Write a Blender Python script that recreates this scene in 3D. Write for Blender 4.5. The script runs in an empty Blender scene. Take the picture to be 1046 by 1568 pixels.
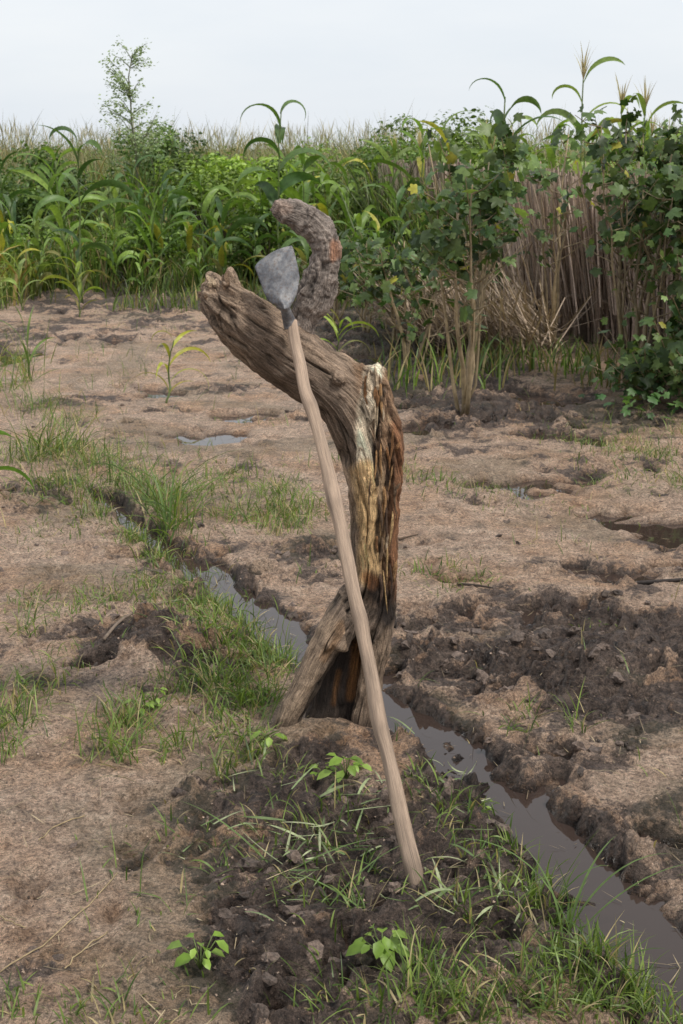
import bpy, bmesh, math, numpy as np
from mathutils import Vector
R = np.random.default_rng(7)
sc = bpy.context.scene
# ---------------------------------------------------------------- camera (eye 1.6 m, 50 mm, portrait)
CH=1.6; TH=math.radians(14.4); C,S=math.cos(TH),math.sin(TH); F=2178.0
cam=bpy.data.cameras.new("camera"); co=bpy.data.objects.new("camera",cam); sc.collection.objects.link(co)
co.location=(0,0,CH); co.rotation_euler=(math.radians(90)-TH,0,0)
cam.sensor_fit='VERTICAL'; cam.sensor_height=36; cam.sensor_width=24; cam.lens=50; cam.clip_end=2000; cam.clip_start=0.05
cam.dof.use_dof=True; cam.dof.focus_distance=3.4; cam.dof.aperture_fstop=16
sc.camera=co
# pixel helpers: sight lines from the eye point through image pixels to positions (metres)
def P(u,v,y):
    dx=(u-523)/F; up=(784-v)/F
    dy=C+up*S; dz=-S+up*C
    t=y/dy
    return np.array([t*dx,y,CH+t*dz])
def G(u,v):
    dx=(u-523)/F; up=(784-v)/F
    dy=C+up*S; dz=-S+up*C
    t=-CH/dz
    return np.array([t*dx,t*dy])
def mpp(y): return y/F*1.02
# ---------------------------------------------------------------- noise
def h2(ix,iy,seed):
    h=(ix.astype(np.int64)*374761393+iy.astype(np.int64)*668265263+seed*974634777)&0xffffffff
    h=((h^(h>>13))*1274126177)&0xffffffff
    h=(h^(h>>16))&0xffffffff
    return h/4294967296.0
def pn(x,y,seed=0):
    x0=np.floor(x);y0=np.floor(y);fx=x-x0;fy=y-y0
    u=fx*fx*fx*(fx*(fx*6-15)+10);v=fy*fy*fy*(fy*(fy*6-15)+10)
    def g(a,b):
        an=h2(x0+a,y0+b,seed)*6.28318
        return np.cos(an)*(fx-a)+np.sin(an)*(fy-b)
    return ((g(0,0)*(1-u)+g(1,0)*u)*(1-v)+(g(0,1)*(1-u)+g(1,1)*u)*v)*1.5
def fbm(x,y,o=4,seed=0):
    a=0;am=1
    for i in range(o):
        a=a+am*pn(x*2**i+i*17.3,y*2**i-i*9.1,seed+i);am*=.5
    return a
def worley(x,y,seed=0):
    x0=np.floor(x);y0=np.floor(y)
    f1=np.full(x.shape,9.);f2=np.full(x.shape,9.);cid=np.zeros(x.shape)
    for a in(-1,0,1):
        for b in(-1,0,1):
            cx=x0+a;cy=y0+b
            r1=h2(cx,cy,seed);px=cx+r1;py=cy+h2(cx,cy,seed+5)
            d=np.hypot(px-x,py-y)
            m=d<f1
            f2=np.where(m,f1,np.minimum(f2,d));cid=np.where(m,h2(cx,cy,seed+9),cid);f1=np.where(m,d,f1)
    return f1,f2,cid
def h3(ix,iy,iz,seed):
    return h2(ix+iz*57.0,iy-iz*131.0,seed)
def vn3(p,seed=0):
    p0=np.floor(p);f=p-p0;f=f*f*(3-2*f);r=0
    for a in(0,1):
        for b in(0,1):
            for c in(0,1):
                w=(f[:,0] if a else 1-f[:,0])*(f[:,1] if b else 1-f[:,1])*(f[:,2] if c else 1-f[:,2])
                r=r+w*h3(p0[:,0]+a,p0[:,1]+b,p0[:,2]+c,seed)
    return r*2-1
def sm(a,b,x):
    t=np.clip((x-a)/(b-a),0,1);return t*t*(3-2*t)
# ---------------------------------------------------------------- mesh accumulation
class Acc:
    def __init__(s): s.v=[];s.c=[];s.f=[];s.n=0
    def add(s,v,faces,c):
        v=np.asarray(v,float).reshape(-1,3)
        c=np.asarray(c,float)
        if c.ndim==1: c=np.tile(c,(len(v),1))
        s.v.append(v);s.c.append(c.reshape(-1,3))
        for f in faces: s.f.append(np.asarray(f,int)+s.n)
        s.n+=len(v)
    def build(s,name,mat,smooth=True,parent=None):
        v=np.concatenate(s.v);c=np.concatenate(s.c)
        me=bpy.data.meshes.new(name)
        me.vertices.add(len(v));me.vertices.foreach_set("co",v.ravel())
        loops=np.concatenate([f.ravel() for f in s.f])
        tot=np.concatenate([np.full(len(f),f.shape[1]) for f in s.f])
        st=np.concatenate([[0],np.cumsum(tot)[:-1]])
        me.loops.add(len(loops));me.loops.foreach_set("vertex_index",loops.astype(np.int32))
        me.polygons.add(len(tot));me.polygons.foreach_set("loop_start",st.astype(np.int32))
        me.polygons.foreach_set("use_smooth",np.full(len(tot),smooth))
        a=me.attributes.new("Col",'FLOAT_COLOR','POINT')
        a.data.foreach_set("color",np.c_[c,np.ones(len(c))].astype(np.float32).ravel())
        me.update(calc_edges=True);me.validate()
        me.materials.append(mat)
        o=bpy.data.objects.new(name,me);sc.collection.objects.link(o)
        if parent: o.parent=parent
        return o
def blades(acc,base,az,L,w,t0,bend,col,seg=4,prof='grass',fold=0.0,twist=0.0,p=1.5,tipcol=None,rng=R):
    N=len(base);base=np.asarray(base,float)
    b=lambda q:np.broadcast_to(np.asarray(q,float),(N,))
    az,L,w,t0,bend,twist=map(b,(az,L,w,t0,bend,twist))
    s=np.linspace(0,1,seg+1)
    th=t0[:,None]+bend[:,None]*s[None]**p
    thm=(th[:,1:]+th[:,:-1])/2
    r=np.c_[np.zeros(N),np.cumsum(np.sin(thm),1)]*(L/seg)[:,None]
    z=np.c_[np.zeros(N),np.cumsum(np.cos(thm),1)]*(L/seg)[:,None]
    ca,sa=np.cos(az)[:,None],np.sin(az)[:,None]
    cen=np.stack([base[:,0:1]+r*ca,base[:,1:2]+r*sa,base[:,2:3]+z],-1)
    side=np.stack([-sa+0*r,ca+0*r,0*r],-1)
    nor=np.stack([-np.cos(th)*ca,-np.cos(th)*sa,np.sin(th)],-1)
    tw=(twist[:,None]*s)[...,None]
    side2=side*np.cos(tw)+nor*np.sin(tw); nor2=nor*np.cos(tw)-side*np.sin(tw)
    if prof=='grass': W=np.maximum((1-s**2.2),0.03)*(0.6+0.4*np.minimum(s*4,1))
    elif prof=='maize': W=(0.35+0.65*np.minimum(s*3.3,1))*np.maximum((1-s**2.4),0.02)
    else: W=np.ones_like(s)
    hw=(w[:,None]*W[None])[...,None]/2
    col=np.asarray(col,float)
    if col.ndim==1: col=np.tile(col,(N,1))
    if tipcol is None: cc=np.repeat(col[:,None],seg+1,1)
    else: cc=col[:,None]*(1-s[None,:,None]**3)+np.asarray(tipcol)*(s[None,:,None]**3)
    if fold>0:
        V=np.stack([cen-side2*hw+nor2*hw*fold,cen,cen+side2*hw+nor2*hw*fold],2)
        k=3
    else:
        V=np.stack([cen-side2*hw,cen+side2*hw],2);k=2
    idx=np.arange(N*(seg+1)*k).reshape(N,seg+1,k);fs=[]
    for j in range(k-1):
        fs.append(np.stack([idx[:,:-1,j],idx[:,:-1,j+1],idx[:,1:,j+1],idx[:,1:,j]],-1).reshape(-1,4))
    acc.add(V.reshape(-1,3),fs,np.repeat(cc[:,:,None],k,2).reshape(-1,3))
    return cen
def tube(acc,pts,rad,col,n=6,cap=True):
    pts=np.asarray(pts,float);m=len(pts);rad=np.broadcast_to(rad,(m,))
    t=np.gradient(pts,axis=0);t/=np.linalg.norm(t,axis=1)[:,None]+1e-9
    ref=np.array([0.13,1,0.07]) if abs(t[:,1]).mean()<.8 else np.array([1,0,0.1])
    a=np.cross(t,ref);a/=np.linalg.norm(a,axis=1)[:,None];b=np.cross(t,a)
    an=np.arange(n)*2*np.pi/n
    V=pts[:,None]+rad[:,None,None]*(a[:,None]*np.cos(an)[None,:,None]+b[:,None]*np.sin(an)[None,:,None])
    idx=np.arange(m*n).reshape(m,n);nx=np.roll(idx,-1,1)
    fs=[np.stack([idx[:-1],nx[:-1],nx[1:],idx[1:]],-1).reshape(-1,4)]
    if cap: fs+= [idx[0:1,::-1],idx[-1:]]
    col=np.asarray(col,float)
    if col.ndim==2: col=np.repeat(col,n,0)
    acc.add(V.reshape(-1,3),fs,col)
def spline(pts,n):
    pts=np.asarray(pts,float);d=np.r_[0,np.cumsum(np.linalg.norm(np.diff(pts[:,:3],axis=0),axis=1))]
    q=np.linspace(0,d[-1],n);i=np.clip(np.searchsorted(d,q,side='right')-1,0,len(pts)-2)
    t=((q-d[i])/(d[i+1]-d[i]+1e-12))[:,None]
    m=np.gradient(pts,d,axis=0);h=(d[i+1]-d[i])[:,None]
    return (2*t**3-3*t**2+1)*pts[i]+(t**3-2*t**2+t)*h*m[i]+(-2*t**3+3*t**2)*pts[i+1]+(t**3-t**2)*h*m[i+1]
def inst(acc,tv,tf,pos,nrm,az,scale,col):
    N=len(pos);nrm=nrm/np.linalg.norm(nrm,axis=1)[:,None]
    d=np.stack([np.cos(az),np.sin(az),0*az],-1)
    y=np.cross(nrm,d);y/=np.linalg.norm(y,axis=1)[:,None]+1e-9;x=np.cross(y,nrm)
    sc_=np.broadcast_to(scale,(N,))
    V=pos[:,None]+sc_[:,None,None]*(tv[None,:,0:1]*x[:,None]+tv[None,:,1:2]*y[:,None]+tv[None,:,2:3]*nrm[:,None])
    off=(np.arange(N)*len(tv))[:,None,None]
    fs=[(np.asarray(f)[None]+off).reshape(-1,np.asarray(f).shape[1]) for f in tf]
    acc.add(V.reshape(-1,3),fs,np.repeat(col,len(tv),0))
def vary(rng,N,a,b,yel=0.0,yc=(0.35,0.3,0.05),j=0.25):
    t=rng.random((N,1))**1.3
    c=np.array(a)*(1-t)+np.array(b)*t
    c=c*(1+j*(rng.random((N,1))-.5)*2)
    m=rng.random((N,1))<yel
    return np.where(m,np.array(yc)*(0.6+0.6*rng.random((N,1))),c)
# leaf templates
def lobed():
    an=[0,14,27,40,52,66,82,96,112,135,160]; rr=[1,.82,.6,.76,.9,.74,.55,.64,.68,.55,.35]
    A=[math.radians(a) for a in an];pts=[(0,0,0)]
    ring=[(r*math.cos(a),r*math.sin(a)) for a,r in zip(A,rr)]
    full=[(x,-y) for x,y in ring[::-1]]+ring[1:]
    for x,y in full:
        r=math.hypot(x,y);pts.append((x+0.25,y,-0.38*r*r+0.16*abs(y)))
    pts[0]=(0.25,0,0.02)
    n=len(full);f=[(0,i,i+1) for i in range(1,n)]+[(0,n,1)]
    return np.array(pts)*0.6,[np.array(f)]
LOB=lobed()
OV=(np.array([(0,0,0),(.35,.26,.06),(.35,0,0),(.35,-.26,.06),(.75,.2,.0),(.75,0,-.06),(.75,-.2,.0),(1,0,-.15)]),
    [np.array([(0,3,2),(0,2,1),(4,5,7),(5,6,7)]),np.array([(2,5,4,1),(3,6,5,2)])])
# ---------------------------------------------------------------- materials
def nmat(name):
    m=bpy.data.materials.new(name);m.use_nodes=True;nt=m.node_tree;nt.nodes.clear()
    o=nt.nodes.new('ShaderNodeOutputMaterial');b=nt.nodes.new('ShaderNodeBsdfPrincipled')
    nt.links.new(b.outputs[0],o.inputs[0]);return m,nt,b,o
def N_(nt,t,**k):
    n=nt.nodes.new(t)
    for a,b in k.items(): setattr(n,a,b)
    return n
def noise(nt,scale,detail=5,rough=.6,vec=None):
    n=N_(nt,'ShaderNodeTexNoise');n.inputs['Scale'].default_value=scale;n.inputs['Detail'].default_value=detail;n.inputs['Roughness'].default_value=rough
    if vec: nt.links.new(vec,n.inputs['Vector'])
    return n
def ramp(nt,fac,stops):
    r=N_(nt,'ShaderNodeValToRGB');e=r.color_ramp.elements
    while len(e)<len(stops): e.new(.5)
    for i,(p,c) in enumerate(stops):
        e[i].position=p;e[i].color=(c,c,c,1) if not hasattr(c,'__len__') else (*c,1)
    nt.links.new(fac,r.inputs[0]);return r
def mix(nt,f,a,b,mode='MIX'):
    m=N_(nt,'ShaderNodeMix',data_type='RGBA',blend_type=mode)
    for i,x in ((0,f),(6,a),(7,b)):
        if hasattr(x,'links'): nt.links.new(x,m.inputs[i])
        elif i==0: m.inputs[0].default_value=x
        else: m.inputs[i].default_value=(*x,1)
    return m.outputs[2]
def math_(nt,op,a,b=0.0,clamp=False):
    m=N_(nt,'ShaderNodeMath',operation=op,use_clamp=clamp)
    for i,x in ((0,a),(1,b)):
        if hasattr(x,'links'): nt.links.new(x,m.inputs[i])
        else: m.inputs[i].default_value=x
    return m.outputs[0]
def leafmat(name,trans=.3,rough=.45,nscale=25):
    m,nt,b,o=nmat(name)
    a=N_(nt,'ShaderNodeAttribute',attribute_name="Col")
    tc=N_(nt,'ShaderNodeTexCoord')
    n=noise(nt,nscale,3,.6,tc.outputs['Object'])
    r=ramp(nt,n.outputs[0],[(.3,.7),(.7,1.25)])
    c=mix(nt,1.0,a.outputs['Color'],r.outputs[0],'MULTIPLY')
    nt.links.new(c,b.inputs['Base Color']);b.inputs['Roughness'].default_value=rough
    b.inputs['Specular IOR Level'].default_value=.4
    if trans>0:
        t=N_(nt,'ShaderNodeBsdfTranslucent')
        c2=mix(nt,1.0,c,(1.45,1.5,.7),'MULTIPLY');nt.links.new(c2,t.inputs[0])
        mx=N_(nt,'ShaderNodeMixShader');mx.inputs[0].default_value=trans
        nt.links.new(b.outputs[0],mx.inputs[1]);nt.links.new(t.outputs[0],mx.inputs[2]);nt.links.new(mx.outputs[0],o.inputs[0])
    return m
MLEAF=leafmat("leaf_green",.33);MDRY=leafmat("dry_stalks",0.08,.75,60);MSTEM=leafmat("stem_bark",0,.8,60)
# ground material
mg,nt,b,o=nmat("wet_mud_and_sand")
a=N_(nt,'ShaderNodeAttribute',attribute_name="Col");sep=N_(nt,'ShaderNodeSeparateColor');nt.links.new(a.outputs['Color'],sep.inputs[0])
tc=N_(nt,'ShaderNodeTexCoord');V=tc.outputs['Object']
n1=noise(nt,2.2,6,.65,V);n2=noise(nt,18,9,.75,V);n3=noise(nt,85,6,.8,V);n4=noise(nt,300,4,.75,V);n5=noise(nt,5.5,7,.7,V)
sand=ramp(nt,n2.outputs[0],[(.35,(.32,.215,.15)),(.5,(.56,.39,.28)),(.64,(.70,.53,.40))]).outputs[0]
sand=mix(nt,ramp(nt,n1.outputs[0],[(.45,0),(.62,.8)]).outputs[0],sand,mix(nt,ramp(nt,n2.outputs[0],[(.35,0),(.65,1)]).outputs[0],(.29,.16,.09),(.68,.43,.265)))
sand=mix(nt,ramp(nt,n5.outputs[0],[(.54,0),(.66,.6)]).outputs[0],sand,(.20,.155,.11))
mud=ramp(nt,n2.outputs[0],[(.36,(.036,.026,.023)),(.5,(.115,.08,.063)),(.64,(.24,.175,.137))]).outputs[0]
f=math_(nt,'ADD',sep.outputs[0],math_(nt,'MULTIPLY',math_(nt,'SUBTRACT',n2.outputs[0],.5),2.2))
f=math_(nt,'ADD',f,math_(nt,'MULTIPLY',math_(nt,'SUBTRACT',n5.outputs[0],.5),2.4))
f=ramp(nt,f,[(.38,0),(.60,1)]).outputs[0]
c=mix(nt,f,sand,mud)
c=mix(nt,1.0,c,ramp(nt,n3.outputs[0],[(.40,.42),(.5,1),(.60,1.45)]).outputs[0],'MULTIPLY')
c=mix(nt,1.0,c,ramp(nt,n4.outputs[0],[(.38,.6),(.62,1.38)]).outputs[0],'MULTIPLY')
c=mix(nt,sep.outputs[2],c,(.06,.07,.025))
c=mix(nt,sep.outputs[1],c,mix(nt,1.0,c,(.36,.33,.31),'MULTIPLY'))
nt.links.new(c,b.inputs['Base Color'])
rr=math_(nt,'SUBTRACT',ramp(nt,n2.outputs[0],[(.4,.42),(.6,.88)]).outputs[0],math_(nt,'MULTIPLY',sep.outputs[1],.42),True)
nt.links.new(rr,b.inputs['Roughness'])
b.inputs['Specular IOR Level'].default_value=.5
hh=math_(nt,'ADD',math_(nt,'MULTIPLY',n3.outputs[0],1.2),math_(nt,'MULTIPLY',n4.outputs[0],.35))
hh=math_(nt,'ADD',hh,math_(nt,'MULTIPLY',n2.outputs[0],2.2))
bp=N_(nt,'ShaderNodeBump');bp.inputs['Strength'].default_value=1.0;bp.inputs['Distance'].default_value=.022
nt.links.new(hh,bp.inputs['Height']);nt.links.new(bp.outputs[0],b.inputs['Normal'])
# water
mw,nt,b,o=nmat("muddy_water");b.inputs['Base Color'].default_value=(.04,.027,.022,1);b.inputs['Roughness'].default_value=.02;b.inputs['IOR'].default_value=1.38
n=noise(nt,9,2,.5,N_(nt,'ShaderNodeTexCoord').outputs['Object']);bp=N_(nt,'ShaderNodeBump');bp.inputs['Strength'].default_value=.05;bp.inputs['Distance'].default_value=.01
nt.links.new(n.outputs[0],bp.inputs['Height']);nt.links.new(bp.outputs[0],b.inputs['Normal'])
# clods
mc,nt,b,o=nmat("mud_clod");a=N_(nt,'ShaderNodeAttribute',attribute_name="Col");V=N_(nt,'ShaderNodeTexCoord').outputs['Object']
n=noise(nt,110,5,.7,V);nt.links.new(mix(nt,1.0,a.outputs['Color'],ramp(nt,n.outputs[0],[(.35,.45),(.65,1.6)]).outputs[0],'MULTIPLY'),b.inputs['Base Color'])
b.inputs['Roughness'].default_value=.65;bp=N_(nt,'ShaderNodeBump');bp.inputs['Strength'].default_value=1;bp.inputs['Distance'].default_value=.01
nt.links.new(n.outputs[0],bp.inputs['Height']);nt.links.new(bp.outputs[0],b.inputs['Normal'])
# ---------------------------------------------------------------- terrain description (metres, from image pixel coordinates)
def blob(x,y,u,v,ru,rv):
    c=G(u,v);rx=ru*math.hypot(c[1],1.3)/F;ry=abs(G(u,v-rv)[1]-G(u,v+rv)[1])/2
    return np.exp(-(((x-c[0])/rx)**2+((y-c[1])/ry)**2))
CHN=[(150,755,12),(195,790,16),(245,835,20),(300,872,34),(350,910,32),(400,946,38),(450,985,42),(520,1035,38),(590,1078,40),(650,1120,44),(705,1160,44),(765,1205,44),(820,1255,50),(868,1312,56),(925,1375,74),(990,1432,90),(1050,1485,100),(1150,1580,105)]
CP=np.array([G(u,v) for u,v,w in CHN]);CW=np.array([w*1.0*G(u,v)[1]/F for u,v,w in CHN])
def chan(x,y):
    best=np.full(x.shape,99.)
    for i in range(len(CP)-1):
        a_,b_=CP[i],CP[i+1];d=b_-a_
        t=np.clip(((x-a_[0])*d[0]+(y-a_[1])*d[1])/(d@d),0,1)
        dd=np.hypot(x-a_[0]-t*d[0],y-a_[1]-t*d[1])/(CW[i]*(1-t)+CW[i+1]*t)
        best=np.minimum(best,dd)
    return best
PUD=[(1035,805,120,26),(1010,880,90,14),(320,672,60,11),(225,603,40,8),(640,655,80,9),(800,742,100,11),(700,885,50,10),(595,545,90,9),(20,545,60,12),(765,938,60,9),(520,560,50,8),(160,520,60,6),(840,610,60,8),(870,665,70,8),(390,640,50,7),(930,790,50,8),(600,620,60,8),(940,940,50,7),(480,470,60,6),(690,540,50,7)]
MUD=[(800,1020,260,90,.75),(980,1000,200,90,.65),(950,1260,160,110,.5),(650,960,120,50,.4),(480,1230,150,60,.9),(600,1420,260,150,1.1),(380,1250,80,60,.7),(720,1300,120,80,1),(420,870,110,60,.6),(240,1000,110,50,1),(30,760,80,30,.5),(180,1400,60,60,.5),(60,1400,50,30,.4),
     (700,590,160,60,1),(560,520,160,40,.9),(880,640,160,20,.6),(180,450,300,28,.9),(60,520,120,20,.6),(960,870,120,30,.5),(450,470,200,25,.8),(330,600,90,15,.5),(150,1000,90,30,.5),(430,1500,120,60,.6),(130,620,60,10,.6),(700,700,80,10,.5),(260,1500,60,40,.3)]
SAND=[(830,800,240,50),(800,900,200,22),(120,1350,170,170),(400,640,180,40),(130,570,130,40),(120,870,130,50),(960,1180,60,30),(80,1200,120,60),(300,480,80,8),(650,700,60,10)]
def fields(x,y):
    X2=x+.16*fbm(x*3,y*3,3,71);Y2=y+.2*fbm(x*2.4,y*2.4,3,72)
    mud=np.full(x.shape,.14)
    for u,v,a,b_,s in MUD: mud=mud+s*blob(X2,Y2,u,v,a,b_)
    for u,v,a,b_ in SAND: mud=mud-.36*blob(X2,Y2,u,v,a,b_)
    cd=chan(x,y)
    mud=mud+.5*np.exp(-np.maximum(cd-1,0)**2/.8)
    mud=np.clip(mud+.5*fbm(x*1.9,y*1.9,4,11),0,1.2)
    rough=np.clip((mud-.1)*1.3,0.14,1)*np.where(y>7,.8,1)
    return mud,rough,cd
def terrain(x,y,full=False):
    mud,rough,cd=fields(x,y)
    wx=x+.05*fbm(x*6,y*6,2,31);wy=y+.05*fbm(x*6,y*6,2,35)
    base=.014+.014*fbm(wx*1.3,wy*1.3,3,1)
    f1,f2,cid=worley(wx*9,wy*9,3);g1,g2,gid=worley(wx*21+.3,wy*21,4);k1,k2,kid=worley(wx*48+.3,wy*48,14)
    act=sm(-.3,.3,fbm(wx*2.3,wy*2.3,3,9)+.15)
    z=.014*fbm(wx*5,wy*5,4,2)*(.35+rough)
    z=z+rough*act*(.062*np.clip((f2-f1)*1.6,0,.7)*sm(.5,.9,cid)+.034*np.clip((g2-g1)*1.8,0,.8)*sm(.4,.9,gid)+.012*np.clip((k2-k1)*2,0,.8)*sm(.3,.9,kid))
    z=z+rough*.018*(.5-np.abs(fbm(wx*13,wy*13,3,21))*2.0)+.0032*fbm(wx*36,wy*36,2,5)
    d1,d2,did=worley(wx*3.1+7,wy*3.1,61)
    z=z-.035*sm(.26,.12,d1)*(did>.5)*(.35+rough)+.014*np.exp(-((d1-.3)/.06)**2)*(did>.5)*(.3+rough)
    pm=np.zeros(x.shape)
    for u,v,a_,b_ in PUD:
        q=blob(x+.22*fbm(x*2.5,y*2.5,3,43),y+.25*fbm(x*2.5,y*2.5,3,46),u,v,a_,b_);pm=np.maximum(pm,q)
    z=z*(1-.85*sm(.15,.6,pm));base=base*(1-sm(.2,.6,pm))-.030*sm(.15,.62,pm)
    e=.75*fbm(wx*3.5,wy*3.5,4,15)
    zz=1-.55*(1-sm(.8,1.6,cd))
    base=base-.06*(1-sm(.75,1.7,cd+e))
    base=base+.06*blob(x,y,270,985,60,25)+.055*blob(x,y,490,1145,95,32)+.04*blob(x,y,215,1010,40,20)+.03*blob(x,y,60,760,70,20)
    base=base-.03*blob(x,y,172,1405,18,14)-.03*blob(x,y,45,1378,20,10)
    z=z*zz
    if full: return base+z,mud,rough,cd,z
    return base+z,mud,rough,cd
def H(x,y): return terrain(np.asarray(x,float),np.asarray(y,float))[0]
WL=-.018
def stretch(a,step,b,grow,end):
    l=list(np.arange(a,b,step));s=step
    while l[-1]<end: s*=grow;l.append(l[-1]+s)
    return l
xs=stretch(0,.0065,1.1,1.012,4);s=.045
while xs[-1]<500: s*=1.25;xs.append(xs[-1]+s)
xs=np.array([-q for q in xs[:0:-1]]+xs)
ys=stretch(1.9,.0065,4.4,1.004,20);s=.07
while ys[-1]<900: s*=1.22;ys.append(ys[-1]+s)
yb=[1.9];s=.02
while yb[-1]>-60: s*=1.35;yb.append(yb[-1]-s)
ys=np.array(yb[:0:-1]+ys)
X,Y=np.meshgrid(xs,ys);x=X.ravel();y=Y.ravel()
z,mud,rough,cd,dz=terrain(x,y,True)
far=np.clip(sm(18,30,y)+sm(5,9,np.abs(x)),0,1)
z=z*(1-far)
wet=np.clip(1-(z-WL)/.022,0,1)**.8*.9+.4*sm(.5,1,mud)*sm(-.05,.3,fbm(x*1.2,y*1.2,3,50)+.1)
wet=np.clip(wet,0,1)
mudc=np.clip(mud*.95-np.clip(dz*9,-.25,.34),0,1)
veg=np.clip(sm(14.5,19,y)*.9+.3*sm(.1,.5,fbm(x*1.5,y*1.5,4,60))*(rough<.9),0,.95)
ac=Acc();nx,ny=len(xs),len(ys);idx=np.arange(nx*ny).reshape(ny,nx)
ac.add(np.c_[x,y,z],[np.stack([idx[:-1,:-1],idx[:-1,1:],idx[1:,1:],idx[1:,:-1]],-1).reshape(-1,4)],np.c_[mudc,wet,veg])
ac.build("muddy_ground",mg)
wv=Acc();wv.add([(-12,-3,WL),(12,-3,WL),(12,15,WL),(-12,15,WL)],[[(0,1,2,3)]],(0,0,0));wv.build("ditch_water",mw)
# clods
bm=bmesh.new();bmesh.ops.create_icosphere(bm,subdivisions=2,radius=1);ivs=np.array([v.co[:] for v in bm.verts]);ifs=np.array([[v.index for v in f.verts] for f in bm.faces]);bm.free()
ac=Acc()
for k in range(8):
    tv=ivs*(1+.55*vn3(ivs*1.5+k*9.1,k)[:,None]+.4*vn3(ivs*3.3+k*3.1,k)[:,None])*np.array([1.1,.8,.6])
    n=2300;cx=R.uniform(-2.4,2.6,n);cy=1.9+7*R.random(n)**1.6
    _,m_,r_,c_=terrain(cx,cy);keep=(R.random(n)<(r_-.1)**1.2)&(c_>1.4)&(np.abs(cx)<cy*.33)&(fbm(cx*3,cy*3,2,80)>-.15)
    cx,cy,m_=cx[keep],cy[keep],m_[keep];n=len(cx)
    s_=.0025+.024*R.random(n)**3.8
    col=np.array([.12,.087,.069])*(.45+1.1*R.random((n,1)))
    nr=np.c_[R.normal(0,.6,(n,2)),np.ones(n)]
    inst(ac,tv,[ifs],np.c_[cx,cy,H(cx,cy)-s_*.1],nr,R.random(n)*6.28,s_,col)
n=12000;cx=R.uniform(-1.6,1.6,n);cy=1.9+4.5*R.random(n)**1.4;k=(np.abs(cx)<cy*.3);cx,cy=cx[k],cy[k];k=H(cx,cy)>WL;cx,cy=cx[k],cy[k];n=len(cx)
inst(ac,tv,[ifs],np.c_[cx,cy,H(cx,cy)],np.c_[R.normal(0,.6,(n,2)),np.ones(n)],R.random(n)*6.28,.001+.003*R.random(n)**2,np.array([.22,.16,.12])*(.25+1.8*R.random((n,1))))
ac.build("mud_clods",mc,smooth=False)
# ---------------------------------------------------------------- stump
SY=3.70
def chainpts(L,dy=0):
    out=[]
    for q in L:
        u,v,r=q[:3];d=q[3] if len(q)>3 else dy
        p=P(u,v,SY+d);out.append([*p,r*mpp(SY+d)])
    return np.array(out)
MAIN=chainpts([(322,452,24,-.05),(348,472,37,-.05),(392,508,46,-.03),(440,545,49,-.01),(488,575,48,0),(528,606,48,0),(553,652,47,0),(567,705,43,0),(573,760,39,0),(573,812,36,0),(572,860,36,0),(567,905,40,0),(553,945,43,.01)])
HOOK=chainpts([(462,505,20),(467,480,23),(483,450,29),(494,418,23),(499,388,21),(494,360,23),(478,343,23),(457,332,20),(437,323,17),(420,317,12)],-.0)
LEGL=chainpts([(550,915,32,0),(520,955,28,-.02),(492,1000,23,-.03),(467,1050,21,-.035),(443,1100,20,-.04),(418,1160,20,-.04)])
LEGR=chainpts([(578,915,28),(576,985,23),(568,1040,19),(558,1090,19),(541,1165,19)],-.01)
BACK=chainpts([(550,920,34),(530,985,38),(518,1050,40),(508,1110,42),(500,1165,42)],.075)
SHARD=chainpts([(592,915,12),(588,965,9),(583,1012,5)],.02)
R1=chainpts([(576,562,7,-.02),(564,605,14,-.05),(557,680,17,-.055),(558,750,18,-.05),(563,820,16,-.042),(566,885,11,-.04)])
R2=chainpts([(578,568,10,0),(592,622,13,-.02),(602,685,14,-.03),(604,745,13,-.03),(597,800,12,-.025),(598,870,13,-.02),(598,930,8,-.01)])
R3=chainpts([(583,600,6,-.05),(583,680,8,-.052),(585,750,7,-.052),(580,810,8,-.048),(584,870,6,-.042)])
KN=chainpts([(540,590,24),(556,574,17),(574,568,9)],-.0)
E1=chainpts([(372,482,28),(356,447,19),(348,415,5)],-.06);E2=chainpts([(350,474,24),(327,440,17),(319,424,9)],-.03);E3=chainpts([(340,474,24),(316,457,18),(308,452,13)],-.06)
ST=chainpts([(498,378,14),(514,379,11)],-.01);ST2=chainpts([(474,345,14),(477,320,8)],-.02);ST3=chainpts([(470,540,20,-.03),(455,520,12,-.06)])
KT=chainpts([(520,585,12,-.06),(517,578,9,-.085)]);KT2=chainpts([(540,950,16,-.05),(520,990,14,-.06)])
RT2=chainpts([(535,1110,18,.02),(520,1165,26,.02)])
CHS=[MAIN,HOOK,LEGL,LEGR,BACK,SHARD,R1,R2,R3,KN,E1,E2,E3,ST,ST2,ST3,KT,KT2,RT2]
ac=Acc();SP=[]
for i,c_ in enumerate(CHS):
    q=spline(c_,max(8,int(np.linalg.norm(np.diff(c_[:,:3],axis=0),axis=1).sum()/.012)))
    SP.append(q)
    t=np.gradient(q[:,:3],axis=0);t/=np.linalg.norm(t,axis=1)[:,None]
    tip0=q[0,:3]-t[0]*q[0,3]*.35;tip1=q[-1,:3]+t[-1]*q[-1,3]*.35
    pts=np.vstack([tip0,q[:,:3],tip1]);rad=np.r_[q[0,3]*.6,q[:,3],q[-1,3]*.6]
    tube(ac,pts,rad,(0,0,0),n=28)
tmp=ac.build("tmp_union",mc)
md=tmp.modifiers.new("r",'REMESH');md.mode='VOXEL';md.voxel_size=.0026
dg=bpy.context.evaluated_depsgraph_get();ev=tmp.evaluated_get(dg);me=ev.to_mesh()
sv=np.zeros(len(me.vertices)*3);me.vertices.foreach_get("co",sv);sv=sv.reshape(-1,3)
nv=np.zeros(len(me.vertices)*3);me.vertices.foreach_get("normal",nv);nv=nv.reshape(-1,3)
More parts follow.
